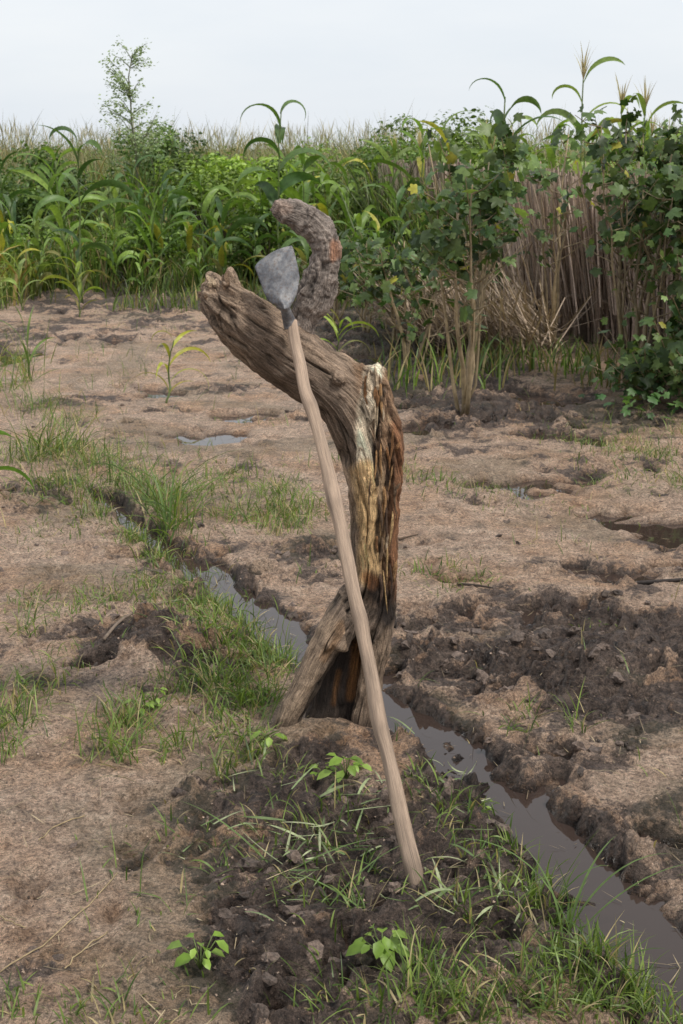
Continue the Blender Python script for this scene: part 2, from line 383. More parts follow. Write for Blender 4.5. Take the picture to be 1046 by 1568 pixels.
ed=np.zeros(len(me.edges)*2,dtype=np.int32);me.edges.foreach_get("vertices",ed);ed=ed.reshape(-1,2)
sf=np.zeros(len(me.loops),dtype=np.int32);me.loops.foreach_get("vertex_index",sf);sf=sf.reshape(-1,4)
ev.to_mesh_clear();bpy.data.objects.remove(tmp)
def relax(p,k):
    for _ in range(k):
        s_=np.zeros_like(p);n_=np.zeros(len(p))
        for a_,b_ in((0,1),(1,0)):
            np.add.at(s_,ed[:,a_],p[ed[:,b_]]);np.add.at(n_,ed[:,a_],1)
        p=p*.5+.5*s_/n_[:,None]
    return p
sv=relax(sv,4);nv=relax(nv,2);nv/=np.linalg.norm(nv,axis=1)[:,None]+1e-9
best=np.full(len(sv),1e9);gs=np.zeros((len(sv),3));which=np.zeros(len(sv),int)
for ci in (0,1,2,3,4):
    q=SP[ci];t=np.gradient(q[:,:3],axis=0);t/=np.linalg.norm(t,axis=1)[:,None];sl=np.r_[0,np.cumsum(np.linalg.norm(np.diff(q[:,:3],axis=0),axis=1))]
    fa=np.cross(t,[0,1,0]);fa/=np.linalg.norm(fa,axis=1)[:,None];fb=np.cross(t,fa)
    D=np.stack([((sv-qq[:3])**2).sum(1)**.5-qq[3] for qq in q],1)
    j=D.argmin(1);d=D[np.arange(len(sv)),j]+(0.012 if ci in(2,3,4) else 0)
    rel=sv-q[j,:3];along=(rel*t[j]).sum(1)
    loc=np.c_[sl[j]+along+ci*3.1,(rel*fa[j]).sum(1),(rel*fb[j]).sum(1)]
    m=d<best;best=np.where(m,d,best);gs[m]=loc[m];which[m]=ci
hk=(which==1)
warp=np.c_[0*gs[:,0],vn3(sv*14,31)*.006,vn3(sv*14,32)*.006]
gw=gs+warp
def ridg(p,sd): return 1-2*np.abs(vn3(p,sd))**.7
g_a=ridg(gw*[4,42,42],1);g_b=ridg(gw*[8,100,100],2);gf=vn3(gw*[18,230,230],3)
lump=vn3(sv*26,5);lump2=vn3(sv*60,15);bark2=vn3(sv*160,8)
crk=np.clip(1-np.abs(vn3(gw*[3.5,34,34]+7,9))*8,0,1)*sm(-.1,.4,vn3(gw*[6,20,20],19))
crk2=np.clip(1-np.abs(vn3(gw*[6,80,80]+3,10))*5,0,1)*sm(-.2,.4,vn3(gw*[9,30,30],20))
def XZ(L): return np.array([P(u,v,SY-.05)[[0,2]] for u,v in L])
def stroke(L,w,soft=.5):
    q=XZ(L);bd=np.full(len(sv),9.)
    pv=sv[:,[0,2]]
    for i in range(len(q)-1):
        d=q[i+1]-q[i];t=np.clip(((pv-q[i])@d)/(d@d),0,1);bd=np.minimum(bd,np.linalg.norm(pv-q[i]-t[:,None]*d,axis=1))
    w=w*mpp(SY);return 1-sm(w*(1-soft),w*(1+soft),bd+.006*vn3(gw*[6,60,60],40)+.003*gf)
amp=1-hk
spl=stroke([(575,575),(580,640),(585,740),(582,850),(585,910)],36,.3)
ax1=sm(.12,.0,gs[:,0])*(which==0)
hkr=ridg(np.c_[gw[:,0]*26,gw[:,1]*48,gw[:,2]*48],6)
hkc=np.clip(1-np.abs(vn3(np.c_[gw[:,0]*36,gw[:,1]*34,gw[:,2]*34]+3,66))*5,0,1)
disp=amp*(.0022*g_a+.0020*g_b+.0014*gf-.014*crk-.006*crk2+.005*lump+.0024*lump2)+hk*(.0035*hkr+.0024*bark2+.006*lump-.003*hkc+.002*lump2)
pl=vn3(gw*[3.5,40,40]+3,12)*.5+.5
chunk=np.floor(pl*6)/6-.5
edgec=np.clip(1-np.abs(pl*6-np.round(pl*6))*7,0,1)
disp+=spl*(.022*chunk+.003*vn3(gw*[10,70,70],13))
disp+=ax1*(.018*vn3(gs*[6,60,60],44))
lim=np.where(which>=2,.7,1.);sv2=sv+nv*(disp*lim)[:,None]
tone=np.clip(.95+.2*g_a+.3*g_b+.3*gf-.9*crk-.6*crk2,.1,1.65)[:,None]
col=np.array([.21,.155,.115])*tone
big=sm(-.3,.5,vn3(gw*[3,14,14],50))[:,None]
col=col*(1-big)+np.array([.30,.215,.15])*tone*big
col=col*(1+.35*lump[:,None])
hkcol=np.array([.29,.24,.205])*np.clip(.95+.2*hkr+.3*bark2-.4*hkc,.25,1.6)[:,None]*(1+.35*lump[:,None])
col=np.where(hk[:,None],hkcol,col)
def paint(m,c,t=1.0,tn=None):
    global col
    tn=tone if tn is None else tn
    m=(np.clip(m*t,0,1))[:,None];col=col*(1-m)+m*np.array(c)*tn
fine=vn3(gw*[7,150,150]+5,14);mid=vn3(gw*[4,45,45]+9,54)
tn2=np.clip(1.0+.5*chunk+.28*fine+.22*gf+.2*mid-.4*edgec-.3*crk,.2,1.6)[:,None]
paint(stroke([(308,450),(325,432),(350,428)],18,.6)*(.5+.5*sm(-.2,.5,fine)),(.38,.28,.2),.8)
paint(stroke([(345,440),(400,490),(480,540),(545,580),(555,640)],15,.9),(.36,.26,.185),.7)  # light on the limb's top put into the colour as a paler band
paint(stroke([(400,560),(440,600),(490,640),(520,700)],14,.9),(.10,.07,.05),.65)  # shade under the limb painted in as a darker band
paint(stroke([(576,570),(590,640),(595,720),(590,800),(588,900)],30,.35),(.32,.20,.12),.95,tn2)
paint(stroke([(606,650),(612,700),(610,780),(605,860),(604,920)],9,.7),(.28,.125,.06),.8,tn2)
paint(stroke([(594,740),(590,800),(586,870)],8,.8)*sm(-.1,.4,mid),(.50,.25,.10),.8,tn2)
paint(stroke([(575,566),(563,610),(558,680),(558,740)],13,.3),(.74,.61,.45),.97,tn2)
paint(stroke([(558,720),(563,780),(567,830),(566,880)],18,.35),(.78,.52,.26),.95,tn2)
paint(stroke([(590,640),(590,690),(586,760)],7,.6)*sm(-.3,.3,mid),(.62,.44,.27),.8,tn2)
paint(sm(.35,.62,mid)*spl,(.09,.048,.028),.7)
paint(stroke([(583,600),(577,660),(574,700),(578,740)],4,.5),(.025,.017,.012),.95)
paint(stroke([(582,770),(578,810),(583,850)],3,.5),(.03,.018,.012),.9)
paint(stroke([(597,680),(595,740)],3,.5),(.03,.018,.012),.85)
paint(stroke([(575,895),(590,920),(595,945)],18,.6),(.022,.015,.012),.95)
paint(stroke([(560,880),(572,890)],9,.6),(.30,.12,.04),.7,tn2)
dk=stroke([(558,925),(540,970),(520,1020),(500,1090)],30,.4)  # shade of the hollow put into the near-black burnt-wood colour
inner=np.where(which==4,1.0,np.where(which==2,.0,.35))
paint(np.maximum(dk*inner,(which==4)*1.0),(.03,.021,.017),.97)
paint(stroke([(548,1000),(540,1080)],8,.7)*(which!=2),(.32,.14,.045),.8,tn2)
paint(stroke([(518,1040),(510,1090)],5,.7)*(which!=2),(.2,.09,.03),.7,tn2)
lg=(which==2)*1.0
paint(lg*stroke([(500,960),(475,1020),(435,1100),(415,1150)],22,.5),(.34,.245,.17),.85)
paint(lg*stroke([(525,955),(497,1005)],7,.6),(.52,.31,.17),.7,tn2)
paint(lg*stroke([(515,1005),(492,1050),(472,1095)],10,.5),(.05,.035,.025),.9)
paint((which==3)*1.0*sm(.36,.1,sv[:,2]),(.26,.185,.13),.85)
paint(stroke([(587,945),(583,1010)],9,.5)*(sv[:,1]>SY-.03),(.45,.31,.19),.6)
paint(stroke([(514,376),(514,392)],8,.5),(.48,.24,.14),.8,tn2)
paint(stroke([(420,316),(436,320)],9,.6),(.38,.27,.21),.6)
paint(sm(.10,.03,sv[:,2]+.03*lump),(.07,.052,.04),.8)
stump=bpy.data.objects.new("weathered_tree_stump",None);sc.collection.objects.link(stump)
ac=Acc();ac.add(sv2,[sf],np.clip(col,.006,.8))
mwood,nt,b,o=nmat("weathered_wood")
a=N_(nt,'ShaderNodeAttribute',attribute_name="Col");gA=N_(nt,'ShaderNodeAttribute',attribute_name="grain")
mp=N_(nt,'ShaderNodeMapping');mp.inputs['Scale'].default_value=(14,230,230);nt.links.new(gA.outputs['Vector'],mp.inputs[0])
n=noise(nt,1.6,6,.75,mp.outputs[0]);n2=noise(nt,260,3,.6,N_(nt,'ShaderNodeTexCoord').outputs['Object'])
c=mix(nt,1.0,a.outputs['Color'],ramp(nt,n.outputs[0],[(.36,.35),(.5,1),(.64,1.5)]).outputs[0],'MULTIPLY')
c=mix(nt,1.0,c,ramp(nt,n2.outputs[0],[(.35,.75),(.65,1.25)]).outputs[0],'MULTIPLY')
nt.links.new(c,b.inputs['Base Color']);b.inputs['Roughness'].default_value=.75;b.inputs['Specular IOR Level'].default_value=.3
bp=N_(nt,'ShaderNodeBump');bp.inputs['Strength'].default_value=1;bp.inputs['Distance'].default_value=.009
nt.links.new(math_(nt,'ADD',n.outputs[0],math_(nt,'MULTIPLY',n2.outputs[0],.5)),bp.inputs['Height']);nt.links.new(bp.outputs[0],b.inputs['Normal'])
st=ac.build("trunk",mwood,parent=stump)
at=st.data.attributes.new("grain",'FLOAT_VECTOR','POINT');at.data.foreach_set("vector",gw.astype(np.float32).ravel())
rs=np.random.default_rng(5);ac=Acc()
def nearest_front(u,v):
    p=P(u,v,SY-.05);d=np.hypot(sv2[:,0]-p[0],sv2[:,2]-p[2]);k=d<.008
    if not k.any(): return None
    return P(u,v,sv2[k,1].min())
def splinter(u0,v0,u1,v1,w,c_,out=.006,tip=None):
    a_=nearest_front(u0,v0);b_=nearest_front(u1,v1) if tip is None else P(u1,v1,tip)
    if a_ is None or b_ is None: return
    if abs(a_[1]-b_[1])>.05: return
    m_=(a_+b_)/2+[rs.normal(0,.003),-out,0]
    pts=spline(np.array([a_+[0,.006,0],a_*.7+m_*.3-[0,out*.7,0],m_,b_*.7+m_*.3-[0,out*.6,0],b_+[0,(.006 if tip is None else 0),0]]),9)
    r_=w*mpp(SY)*np.array([.25,.8,1,.95,.9,.85,.65,.4,.1])
    tube(ac,pts,r_*(.75+.5*rs.random(9)),np.array(c_)*(.75+.5*rs.random((9,1))),n=5)
pal=[(.60,.47,.32),(.58,.38,.18),(.42,.24,.11),(.28,.14,.06),(.20,.13,.08),(.10,.06,.04),(.48,.36,.24)]
for i in range(30):
    v=rs.uniform(575,880);u=np.interp(v,[570,640,760,900],[578,584,590,588])+rs.normal(0,9)
    if u>608: continue
    right=(u-560)/50
    pr=np.clip(np.array([1.2,1.2,1.5,.6+1.5*right,1.8,1.2,1.0]),0.05,None);c_=pal[rs.choice(7,p=pr/pr.sum())]
    splinter(u,v,u+rs.normal(0,4),v+rs.uniform(25,70),rs.uniform(1.2,3.2),c_,rs.uniform(.000,.004))
for (u0,v0,u1,v1,w,c_) in [(578,600,574,560,3.5,pal[6]),(566,600,566,566,3,pal[0]),(586,620,581,572,3,pal[4]),(606,690,612,668,3,pal[3]),(604,760,614,738,3,pal[4]),(352,440,349,410,4,pal[4]),(345,440,341,420,3,pal[4]),(322,440,316,420,4,pal[6]),(318,455,303,447,4,pal[4]),(330,440,326,424,3,pal[6])]:
    splinter(u0,v0,u1,v1,w,c_,.004,tip=SY-.05)
so_=ac.build("splinters",mwood,smooth=False,parent=stump)
vv=np.concatenate(ac.v);at=so_.data.attributes.new("grain",'FLOAT_VECTOR','POINT');at.data.foreach_set("vector",(vv[:,[2,0,1]]).astype(np.float32).ravel())
# ---------------------------------------------------------------- hoe
hoe=bpy.data.objects.new("hoe",None);sc.collection.objects.link(hoe)
gB=G(641,1378);B3=np.array([gB[0],gB[1],-.01]);T3=P(447,500,3.575)
HP=[(447,492,9),(451,520,9.5),(460,560,10),(468,600,10.5),(476,622,12),(484,650,10.5),(500,712,11),(513,772,12.5),(519,795,11.5),(532,860,12),(546,925,12),(552,947,13.5),(557,975,12.5),(571,1045,13),(584,1118,14.5),(590,1140,13.5),(607,1215,14),(622,1285,15),(633,1330,16.5),(640,1360,15),(645,1384,12)]
q=[]
for u,v,r in HP:
    lo,hi=0,1
    for _ in range(30):
        m_=(lo+hi)/2;p=B3*(1-m_)+T3*m_;dd=p[1]*C-(p[2]-CH)*S;vv=784-F*(p[1]*S+(p[2]-CH)*C)/dd
        if vv>v: lo=m_
        else: hi=m_
    p=P(u,v,(B3*(1-lo)+T3*lo)[1] if v>500 else T3[1]+.0)
    q.append([*p,r*.91*mpp(p[1])])
q=np.array(q);hs=spline(q,260)
ac=Acc();tube(ac,hs[:,:3],hs[:,3],(0,0,0),n=24)
vv=ac.v[0];ax=np.repeat(hs[:,:3],24,0);rel=vv-ax;s_=np.repeat(np.linspace(0,1.5,260),24);an=np.tile(np.arange(24)/24*6.283,260)
gg=np.c_[s_*6,np.cos(an)*2.2,np.sin(an)*2.2];w_=vn3(gg,3);w2=vn3(gg*[3,3,3],4)
ac.v[0]=ax+rel*(1+.08*w_+.06*w2)[:,None]
t_=np.clip(1+.22*w_+.3*w2,.45,1.5)[:,None]
base=np.array([.40,.29,.21])*(1-s_[:,None]/1.5*.12)
knot=np.zeros(len(vv))
for kz in (4,7,11,14,18):
    knot+=np.exp(-(np.linalg.norm(vv-q[kz,:3],axis=1)/.018)**2)
cc=base*t_*(1-.5*knot[:,None])
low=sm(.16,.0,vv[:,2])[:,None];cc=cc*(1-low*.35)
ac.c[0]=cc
mh,nt,b,o=nmat("handle_wood");a=N_(nt,'ShaderNodeAttribute',attribute_name="Col");gA=N_(nt,'ShaderNodeAttribute',attribute_name="grain")
mp=N_(nt,'ShaderNodeMapping');mp.inputs['Scale'].default_value=(1.4,5,5);nt.links.new(gA.outputs['Vector'],mp.inputs[0])
n=noise(nt,2.0,6,.75,mp.outputs[0])
nt.links.new(mix(nt,1.0,a.outputs['Color'],ramp(nt,n.outputs[0],[(.35,.4),(.5,1),(.65,1.35)]).outputs[0],'MULTIPLY'),b.inputs['Base Color']);b.inputs['Roughness'].default_value=.6
bp=N_(nt,'ShaderNodeBump');bp.inputs['Strength'].default_value=.8;bp.inputs['Distance'].default_value=.003;nt.links.new(n.outputs[0],bp.inputs['Height']);nt.links.new(bp.outputs[0],b.inputs['Normal'])
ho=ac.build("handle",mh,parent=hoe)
at=ho.data.attributes.new("grain",'FLOAT_VECTOR','POINT');at.data.foreach_set("vector",gg.astype(np.float32).ravel())
mm,nt,b,o=nmat("forged_iron");V=N_(nt,'ShaderNodeTexCoord').outputs['Object'];n=noise(nt,26,7,.75,V);n2=noise(nt,130,5,.75,V)
c=ramp(nt,n.outputs[0],[(.38,(.075,.077,.087)),(.5,(.15,.155,.168)),(.62,(.25,.245,.245))]).outputs[0]
c=mix(nt,ramp(nt,n2.outputs[0],[(.52,0),(.64,.6)]).outputs[0],c,(.13,.085,.06))
nt.links.new(c,b.inputs['Base Color']);b.inputs['Metallic'].default_value=.35;b.inputs['Roughness'].default_value=.5
bp=N_(nt,'ShaderNodeBump');bp.inputs['Strength'].default_value=.8;bp.inputs['Distance'].default_value=.003;nt.links.new(n2.outputs[0],bp.inputs['Height']);nt.links.new(bp.outputs[0],b.inputs['Normal'])
rows=[((429,474),(443,473)),((422,468),(447,466)),((411,461),(451,459)),((405,450),(455,449)),((401,439),(457,437)),((397,428),(459,426)),((393,417),(457,412)),((390,409),(453,395)),((393,404),(450,383)),((397,400),(447,376))]
rows=np.array(rows,float);tt=np.linspace(0,1,len(rows));t2=np.linspace(0,1,36)
Lr=np.stack([np.interp(t2,tt,rows[:,0,k]) for k in(0,1)],-1);Rr=np.stack([np.interp(t2,tt,rows[:,1,k]) for k in(0,1)],-1)
nc=25;K=[]
for i in range(36):
    for j in range(nc):
        f_=j/(nc-1);u,v=Lr[i]*(1-f_)+Rr[i]*f_
        if t2[i]>.9: v-=4.5*math.sin(math.pi*f_)*(t2[i]-.9)/.1
        yy=3.535+.06*t2[i]-.014*math.cos((f_-.5)*3.0)*(1-.4*t2[i])-.014*math.exp(-((f_-.5)/.14)**2)*max(0,1-t2[i]*2.2)
        yy+=.002*math.sin(u*.3+v*.17)
        K.append(P(u,v,yy))
K=np.array(K);idx=np.arange(36*nc).reshape(36,nc)
th=.004*(1-.6*np.repeat(t2,nc))[:,None]*np.array([[0,1,.1]])
ac=Acc();fq=np.stack([idx[:-1,:-1],idx[:-1,1:],idx[1:,1:],idx[1:,:-1]],-1).reshape(-1,4)
n0=len(K);edge=np.r_[idx[0],idx[1:,-1],idx[-1,-2::-1],idx[-2:0:-1,0]];en=np.roll(edge,-1)
ac.add(np.vstack([K,K+th]),[fq[:,::-1],fq+n0,np.stack([edge,en,en+n0,edge+n0],-1)],(0,0,0))
bl=ac.build("blade",mm,parent=hoe)
ac=Acc();sk=np.array([[*P(434,460,3.54),.006],[*P(436,469,3.548),.011],[*P(439,480,3.56),.0135],[*P(443,492,3.572),.0165],[*P(446,500,3.576),.019],[*P(446.5,502,3.576),.0185]])
s2=spline(sk,24);tube(ac,s2[:,:3],s2[:,3],(0,0,0),n=20);ac.build("socket",mm,parent=hoe)
# ---------------------------------------------------------------- grasses
GR=Acc();rg=np.random.default_rng(21)
def tuft(u,v,ru,hp,n,spread=.95,acc=None,cols=((.055,.105,.018),(.22,.29,.07)),dry=.16):
    acc=acc or GR
    c=G(u,v);m=math.hypot(c[1],CH)/F;hm=hp*m
    bx=c[0]+rg.normal(0,ru*m*.6,n);by=c[1]+rg.normal(0,ru*m*.9,n)
    L=hm*(.35+.95*rg.random(n)**1.3);w=(.0026+.003*rg.random(n))*(1 if hp*m<.22 else 1.5)
    z=np.maximum(H(bx,by),WL)-.004
    k=(chan(bx,by)>.8)|(rg.random(n)<.15)
    bx,by,z,L,w=bx[k],by[k],z[k],L[k],w[k];n=len(bx)
    blades(acc,np.c_[bx,by,z],rg.random(n)*6.283,L,w,rg.random(n)*spread,.2+1.5*rg.random(n),vary(rg,n,cols[0],cols[1],dry,(.42,.34,.18)),seg=5,twist=rg.normal(0,1.2,n))
T=[(40,710,45,60,150),(90,700,40,70,170),(150,720,45,60,170),(110,760,50,50,170),(190,750,40,60,150),(255,790,30,150,50),(262,815,30,100,90),(235,770,30,70,100),(300,760,50,40,130),(350,735,55,28,150),(420,760,45,35,150),(460,790,45,40,180),(400,790,50,35,170),(430,815,40,30,110),(340,790,30,30,60),(220,830,30,40,110),(240,860,25,40,80),(150,790,40,35,80),(60,760,50,40,100),(280,845,25,35,50),(330,880,25,30,30),
(260,940,60,35,150),(320,930,45,38,170),(360,960,50,45,190),(330,1000,55,50,180),(390,1010,45,50,200),(430,1025,35,50,130),(300,1050,55,45,170),(360,1070,50,60,170),(400,1085,40,55,120),(340,1120,50,50,110),(385,1160,35,60,80),(180,1160,38,90,80),(190,1120,45,60,80),(265,1160,25,60,50),(20,1110,40,60,100),(50,1060,50,45,90),(15,1160,25,50,40),(110,1020,60,30,60),(210,1090,45,40,60),(130,930,50,25,110),(185,915,50,25,110),(240,905,40,28,100),(40,970,25,50,35),(40,930,40,25,60),(335,1195,25,60,30),(60,820,50,20,50),
(700,755,60,20,80),(650,745,35,28,70),(770,765,60,16,60),(930,690,80,22,160),(1000,700,60,26,180),(1035,740,40,26,100),(940,740,60,20,100),(870,665,60,18,70),(1040,660,50,22,90),(700,880,40,28,45),(740,895,25,26,30),(650,880,30,30,35),(800,1105,18,50,18),(790,1130,30,30,25),(885,1120,16,60,16),(910,965,25,26,16),(680,910,25,25,18),(620,730,25,30,30),(860,780,50,14,30),
(430,1200,35,35,30),(450,1280,60,50,34),(500,1310,50,60,36),(545,1265,50,45,30),(420,1350,60,45,28),(480,1380,50,50,34),(545,1395,25,70,25),(300,1290,50,35,20),(360,1320,40,40,20),(670,1250,35,50,44),(640,1210,35,35,34),(700,1295,40,50,44),(730,1250,30,50,26),(760,1340,40,45,50),(800,1370,40,50,55),(840,1400,40,60,75),(790,1420,40,45,50),(700,1415,30,80,35),(660,1400,35,50,30),(580,1340,40,40,16),
(650,1500,35,80,40),(640,1560,45,90,70),(700,1560,60,70,80),(760,1550,60,60,90),(820,1530,55,55,90),(880,1490,50,60,100),(930,1500,45,80,110),(985,1515,50,80,110),(900,1560,70,50,140),(1020,1575,60,50,120),(560,1560,50,60,40),(500,1550,40,50,25),(150,1560,35,60,25),(100,1570,30,40,20),(30,1560,40,50,30),(230,1570,60,40,25),(780,1600,300,70,240),
(60,630,40,50,90),(110,650,50,40,90),(45,590,14,110,20),(20,560,30,50,60),(5,600,30,80,50),(860,1380,15,120,12),(150,800,30,25,50),(205,830,30,35,60),(250,870,25,30,60),(290,920,40,30,70),(480,1010,12,35,14),(620,1150,25,30,15)]
for t in T: tuft(t[0],t[1],t[2],t[3],int(t[4]*1.25))
n=34000;gx=rg.uniform(-3.2,3.4,n);gy=1.9+13*rg.random(n)**1.5
_,m_,r_,c_=terrain(gx,gy);dens=sm(.12,.6,fbm(gx*1.6,gy*1.6,4,60))*(1-.8*r_)*.7*(c_>1.0)+.4*sm(1.0,1.3,c_)*sm(3.0,1.6,c_)*sm(-.1,.5,fbm(gx*3,gy*3,3,66))*np.where((gy<3.3),.35,1)
k=(rg.random(n)<dens)&(np.abs(gx)<gy*.32);gx,gy=gx[k],gy[k];n=len(gx)
blades(GR,np.c_[gx,gy,H(gx,gy)-.003],rg.random(n)*6.283,.02+.07*rg.random(n)**1.5*(1+gy/9),.0025+.003*rg.random(n),rg.random(n)*1.3,.3+rg.random(n),vary(rg,n,(.06,.11,.02),(.2,.28,.065),.2,(.36,.29,.14)),seg=4)
for (u,v,L,az,t0,bd,wd) in [(875,1420,.36,2.9,.35,1.5,.008),(872,1415,.30,.3,.5,1.3,.007),(870,1425,.26,.8,.3,1.2,.007),(862,1430,.22,2.4,.2,.9,.007),(880,1425,.33,.15,.7,.9,.006),(560,1405,.2,2.8,1.0,.6,.007),(410,1335,.26,2.7,.9,.6,.006),(500,1390,.24,.5,.8,.7,.006),(440,1345,.25,.2,1.1,.5,.006),(260,820,.33,1.2,.1,.6,.012),(265,815,.36,.4,.25,.5,.012),(255,818,.3,2.2,.2,.7,.012),(250,812,.3,2.8,.4,.8,.01),(270,820,.28,.1,.5,.9,.01)]:
    c_=G(u,v);blades(GR,np.array([[c_[0],c_[1],max(H(c_[0],c_[1]),WL)]]),az,L,wd,t0,bd,np.array([[.13,.2,.06]]),seg=10,fold=.4)
GR.build("grass",MLEAF)
ac=Acc();n=3200;gx=rg.uniform(-1.3,1.4,n);gy=1.9+6.5*rg.random(n)**1.6;k=np.abs(gx)<gy*.31;gx,gy=gx[k],gy[k];n=len(gx)
blades(ac,np.c_[gx,gy,np.maximum(H(gx,gy),WL)+.004],rg.random(n)*6.283,.012+.09*rg.random(n)**3,.0012+.002*rg.random(n)**2,1.4+.15*rg.random(n),rg.normal(0,.15,n),vary(rg,n,(.1,.07,.045),(.45,.36,.22)),seg=4)
for (u,v,nn) in [(495,1320,22),(690,1190,8),(520,1290,14),(740,1330,10),(430,1370,14),(660,1400,9),(570,1250,8),(340,1300,8),(800,1400,8),(440,1240,7)]:
    c_=G(u,v);bx=c_[0]+rg.normal(0,.055,nn);by=c_[1]+rg.normal(0,.09,nn)
    blades(ac,np.c_[bx,by,np.maximum(H(bx,by),WL)+.014],rg.normal(.7,1.3,nn)+np.where(rg.random(nn)<.5,0,3.14),.05+.1*rg.random(nn),.003+.006*rg.random(nn),1.1+.35*rg.random(nn),rg.normal(0.3,.5,nn),vary(rg,nn,(.11,.17,.055),(.38,.40,.24)),seg=7,twist=rg.normal(0,1.5,nn))
for L_ in [[(0,1500),(60,1465),(110,1425),(180,1350)],[(100,1500),(130,1470),(165,1440)],[(60,1300),(85,1275),(130,1255)],[(0,1420),(40,1440)]]:
    p2=np.array([G(*a_) for a_ in L_]);p3=spline(np.c_[p2,H(p2[:,0],p2[:,1])+.006],16);p3[:,2]=H(p3[:,0],p3[:,1])+.006;tube(ac,p3,.0016,(.33,.25,.14),n=5)
ac.build("straw_litter",MDRY)
def twig(L_,r,col,lift=.01):
    a2=Acc();p2=np.array([G(*a_) for a_ in L_]);p3=spline(np.c_[p2,p2[:,:1]*0],24);h_=H(p3[:,0],p3[:,1]);tt_=np.linspace(0,1,24);pf=np.polyfit(tt_,h_,2);h_=np.polyval(pf,tt_)
    p3[:,2]=h_+lift;tube(a2,p3,np.linspace(r,r*.5,24),col,n=7);a2.build("fallen_twig",MSTEM)
twig([(160,1000),(190,972),(235,948),(298,925)],.006,(.16,.12,.09),.02)
twig([(960,885),(1000,893),(1060,903)],.012,(.05,.04,.035),.015)
twig([(700,900),(730,905),(755,912)],.006,(.06,.045,.035));twig([(0,775),(40,745)],.008,(.12,.08,.05),.02);twig([(610,830),(640,828)],.006,(.09,.06,.04))
for (u,v,n,s_,h_) in [(530,1215,15,.055,.05),(585,1480,16,.062,.055),(308,1500,12,.055,.06),(412,1165,10,.045,.03),(215,1100,12,.05,.04),(395,1085,12,.04,.04),(730,1235,8,.035,.02),(495,1205,7,.045,.02),(235,1090,8,.04,.04)]:
    ac=Acc();c_=G(u,v);g0=float(H(c_[0],c_[1]));az=np.arange(n)*2.4+rg.random(n)*.5;rr_=.008+.034*rg.random(n)
    pos=np.c_[c_[0]+np.cos(az)*rr_,c_[1]+np.sin(az)*rr_,g0+h_*(.35+.8*rg.random(n))]
    inst(ac,OV[0]*np.array([1,1.25,1.5]),OV[1],pos,np.c_[np.cos(az)*.35+rg.normal(0,.2,n),np.sin(az)*.35-.2,np.ones(n)],az,s_*(.35+.5*rg.random(n)),vary(rg,n,(.15,.25,.03),(.28,.40,.08)))
    for i in range(n): tube(ac,[(c_[0],c_[1],g0-.005),pos[i]*.5+np.array([c_[0],c_[1],g0])*.5+[0,0,.006],pos[i]],.0012,(.15,.2,.06),n=5)
    ac.build("broadleaf_seedling",MLEAF)
# ---------------------------------------------------------------- maize
def maize(u,v,hgt,nl=11,col=((.05,.12,.02),(.13,.24,.045)),yel=.05,wl=.075,LL=.58,tassel=False,seed=0,y=None,x=None,up=False,droop=0):
    r=np.random.default_rng(seed+500);c_=G(u,v) if y is None else np.array([x,y]);g0=float(H(c_[0],c_[1]))
    ac=Acc();k=12;zz=np.linspace(0,hgt*.84,k);lx=np.cumsum(r.normal(0,.01,k));ly=np.cumsum(r.normal(0,.01,k))
    pts=np.c_[c_[0]+lx,c_[1]+ly,g0-.02+zz];tube(ac,pts,np.linspace(.013,.006,k)*min(1,hgt/1.3+.2),(.16,.21,.08),n=7)
    n=nl;f_=np.linspace(.06,.98,n);a0=r.random()*3.14
    az=a0+np.where(np.arange(n)%2==0,0,math.pi)+r.normal(0,.6,n)
    bp_=np.stack([np.interp(f_,np.linspace(0,1,k),pts[:,i]) for i in range(3)],-1)
    L=LL*(.65+.5*np.sin(f_*2.9))*(.7+.5*r.random(n))
    t0=.15+.5*r.random(n)-(.1 if up else 0);bd=(1.2+1.8*r.random(n)+droop)*(.55 if up else 1)
    cc=vary(r,n,col[0],col[1],yel,(.4,.38,.06));low=f_<.2
    cc[low]=cc[low]*.4+np.array([.3,.24,.12])*.6*(.7+.5*r.random((low.sum(),1)))
    blades(ac,bp_,az,L,wl*(.7+.4*np.sin(f_*2.8)),t0,bd,cc,seg=12,prof='maize',fold=.35,twist=r.normal(0,1.2,n),p=1.1+.9*r.random())
    if tassel:
        m=14;tp=np.tile(pts[-1],(m,1));blades(ac,tp,r.random(m)*6.28,.2+.16*r.random(m),.016,.05+.25*r.random(m),.1+.5*r.random(m),vary(r,m,(.4,.33,.2),(.55,.47,.3)),seg=6)
    ac.build("maize_plant",MLEAF)
B=((.05,.105,.028),(.13,.21,.06));Br=((.10,.18,.032),(.24,.35,.075));Lt=((.14,.21,.05),(.28,.37,.12))
maize(128,470,2.0,13,B,seed=1,LL=.6,wl=.09);maize(105,455,1.75,12,Br,seed=2,wl=.08);maize(240,442,1.15,11,Br,seed=3,up=True)
maize(62,462,.95,12,Lt,.15,seed=4,LL=.45);maize(25,440,1.1,12,B,.1,seed=5);maize(122,488,.55,10,((.2,.28,.035),(.34,.4,.06)),.2,seed=6,LL=.36,wl=.045)
maize(165,430,1.4,12,Br,seed=7);maize(205,425,1.6,12,B,seed=8);maize(85,420,1.6,12,Br,.1,seed=9);maize(5,425,1.5,12,B,.1,seed=61)
maize(180,448,.7,10,Br,seed=70,LL=.4);maize(40,478,.6,9,Lt,.1,seed=71,LL=.35,wl=.05);maize(215,455,.5,9,Br,seed=72,LL=.3,wl=.05);maize(305,452,.6,9,Br,seed=73,LL=.35,wl=.055);maize(385,450,.8,10,B,seed=74,LL=.45)
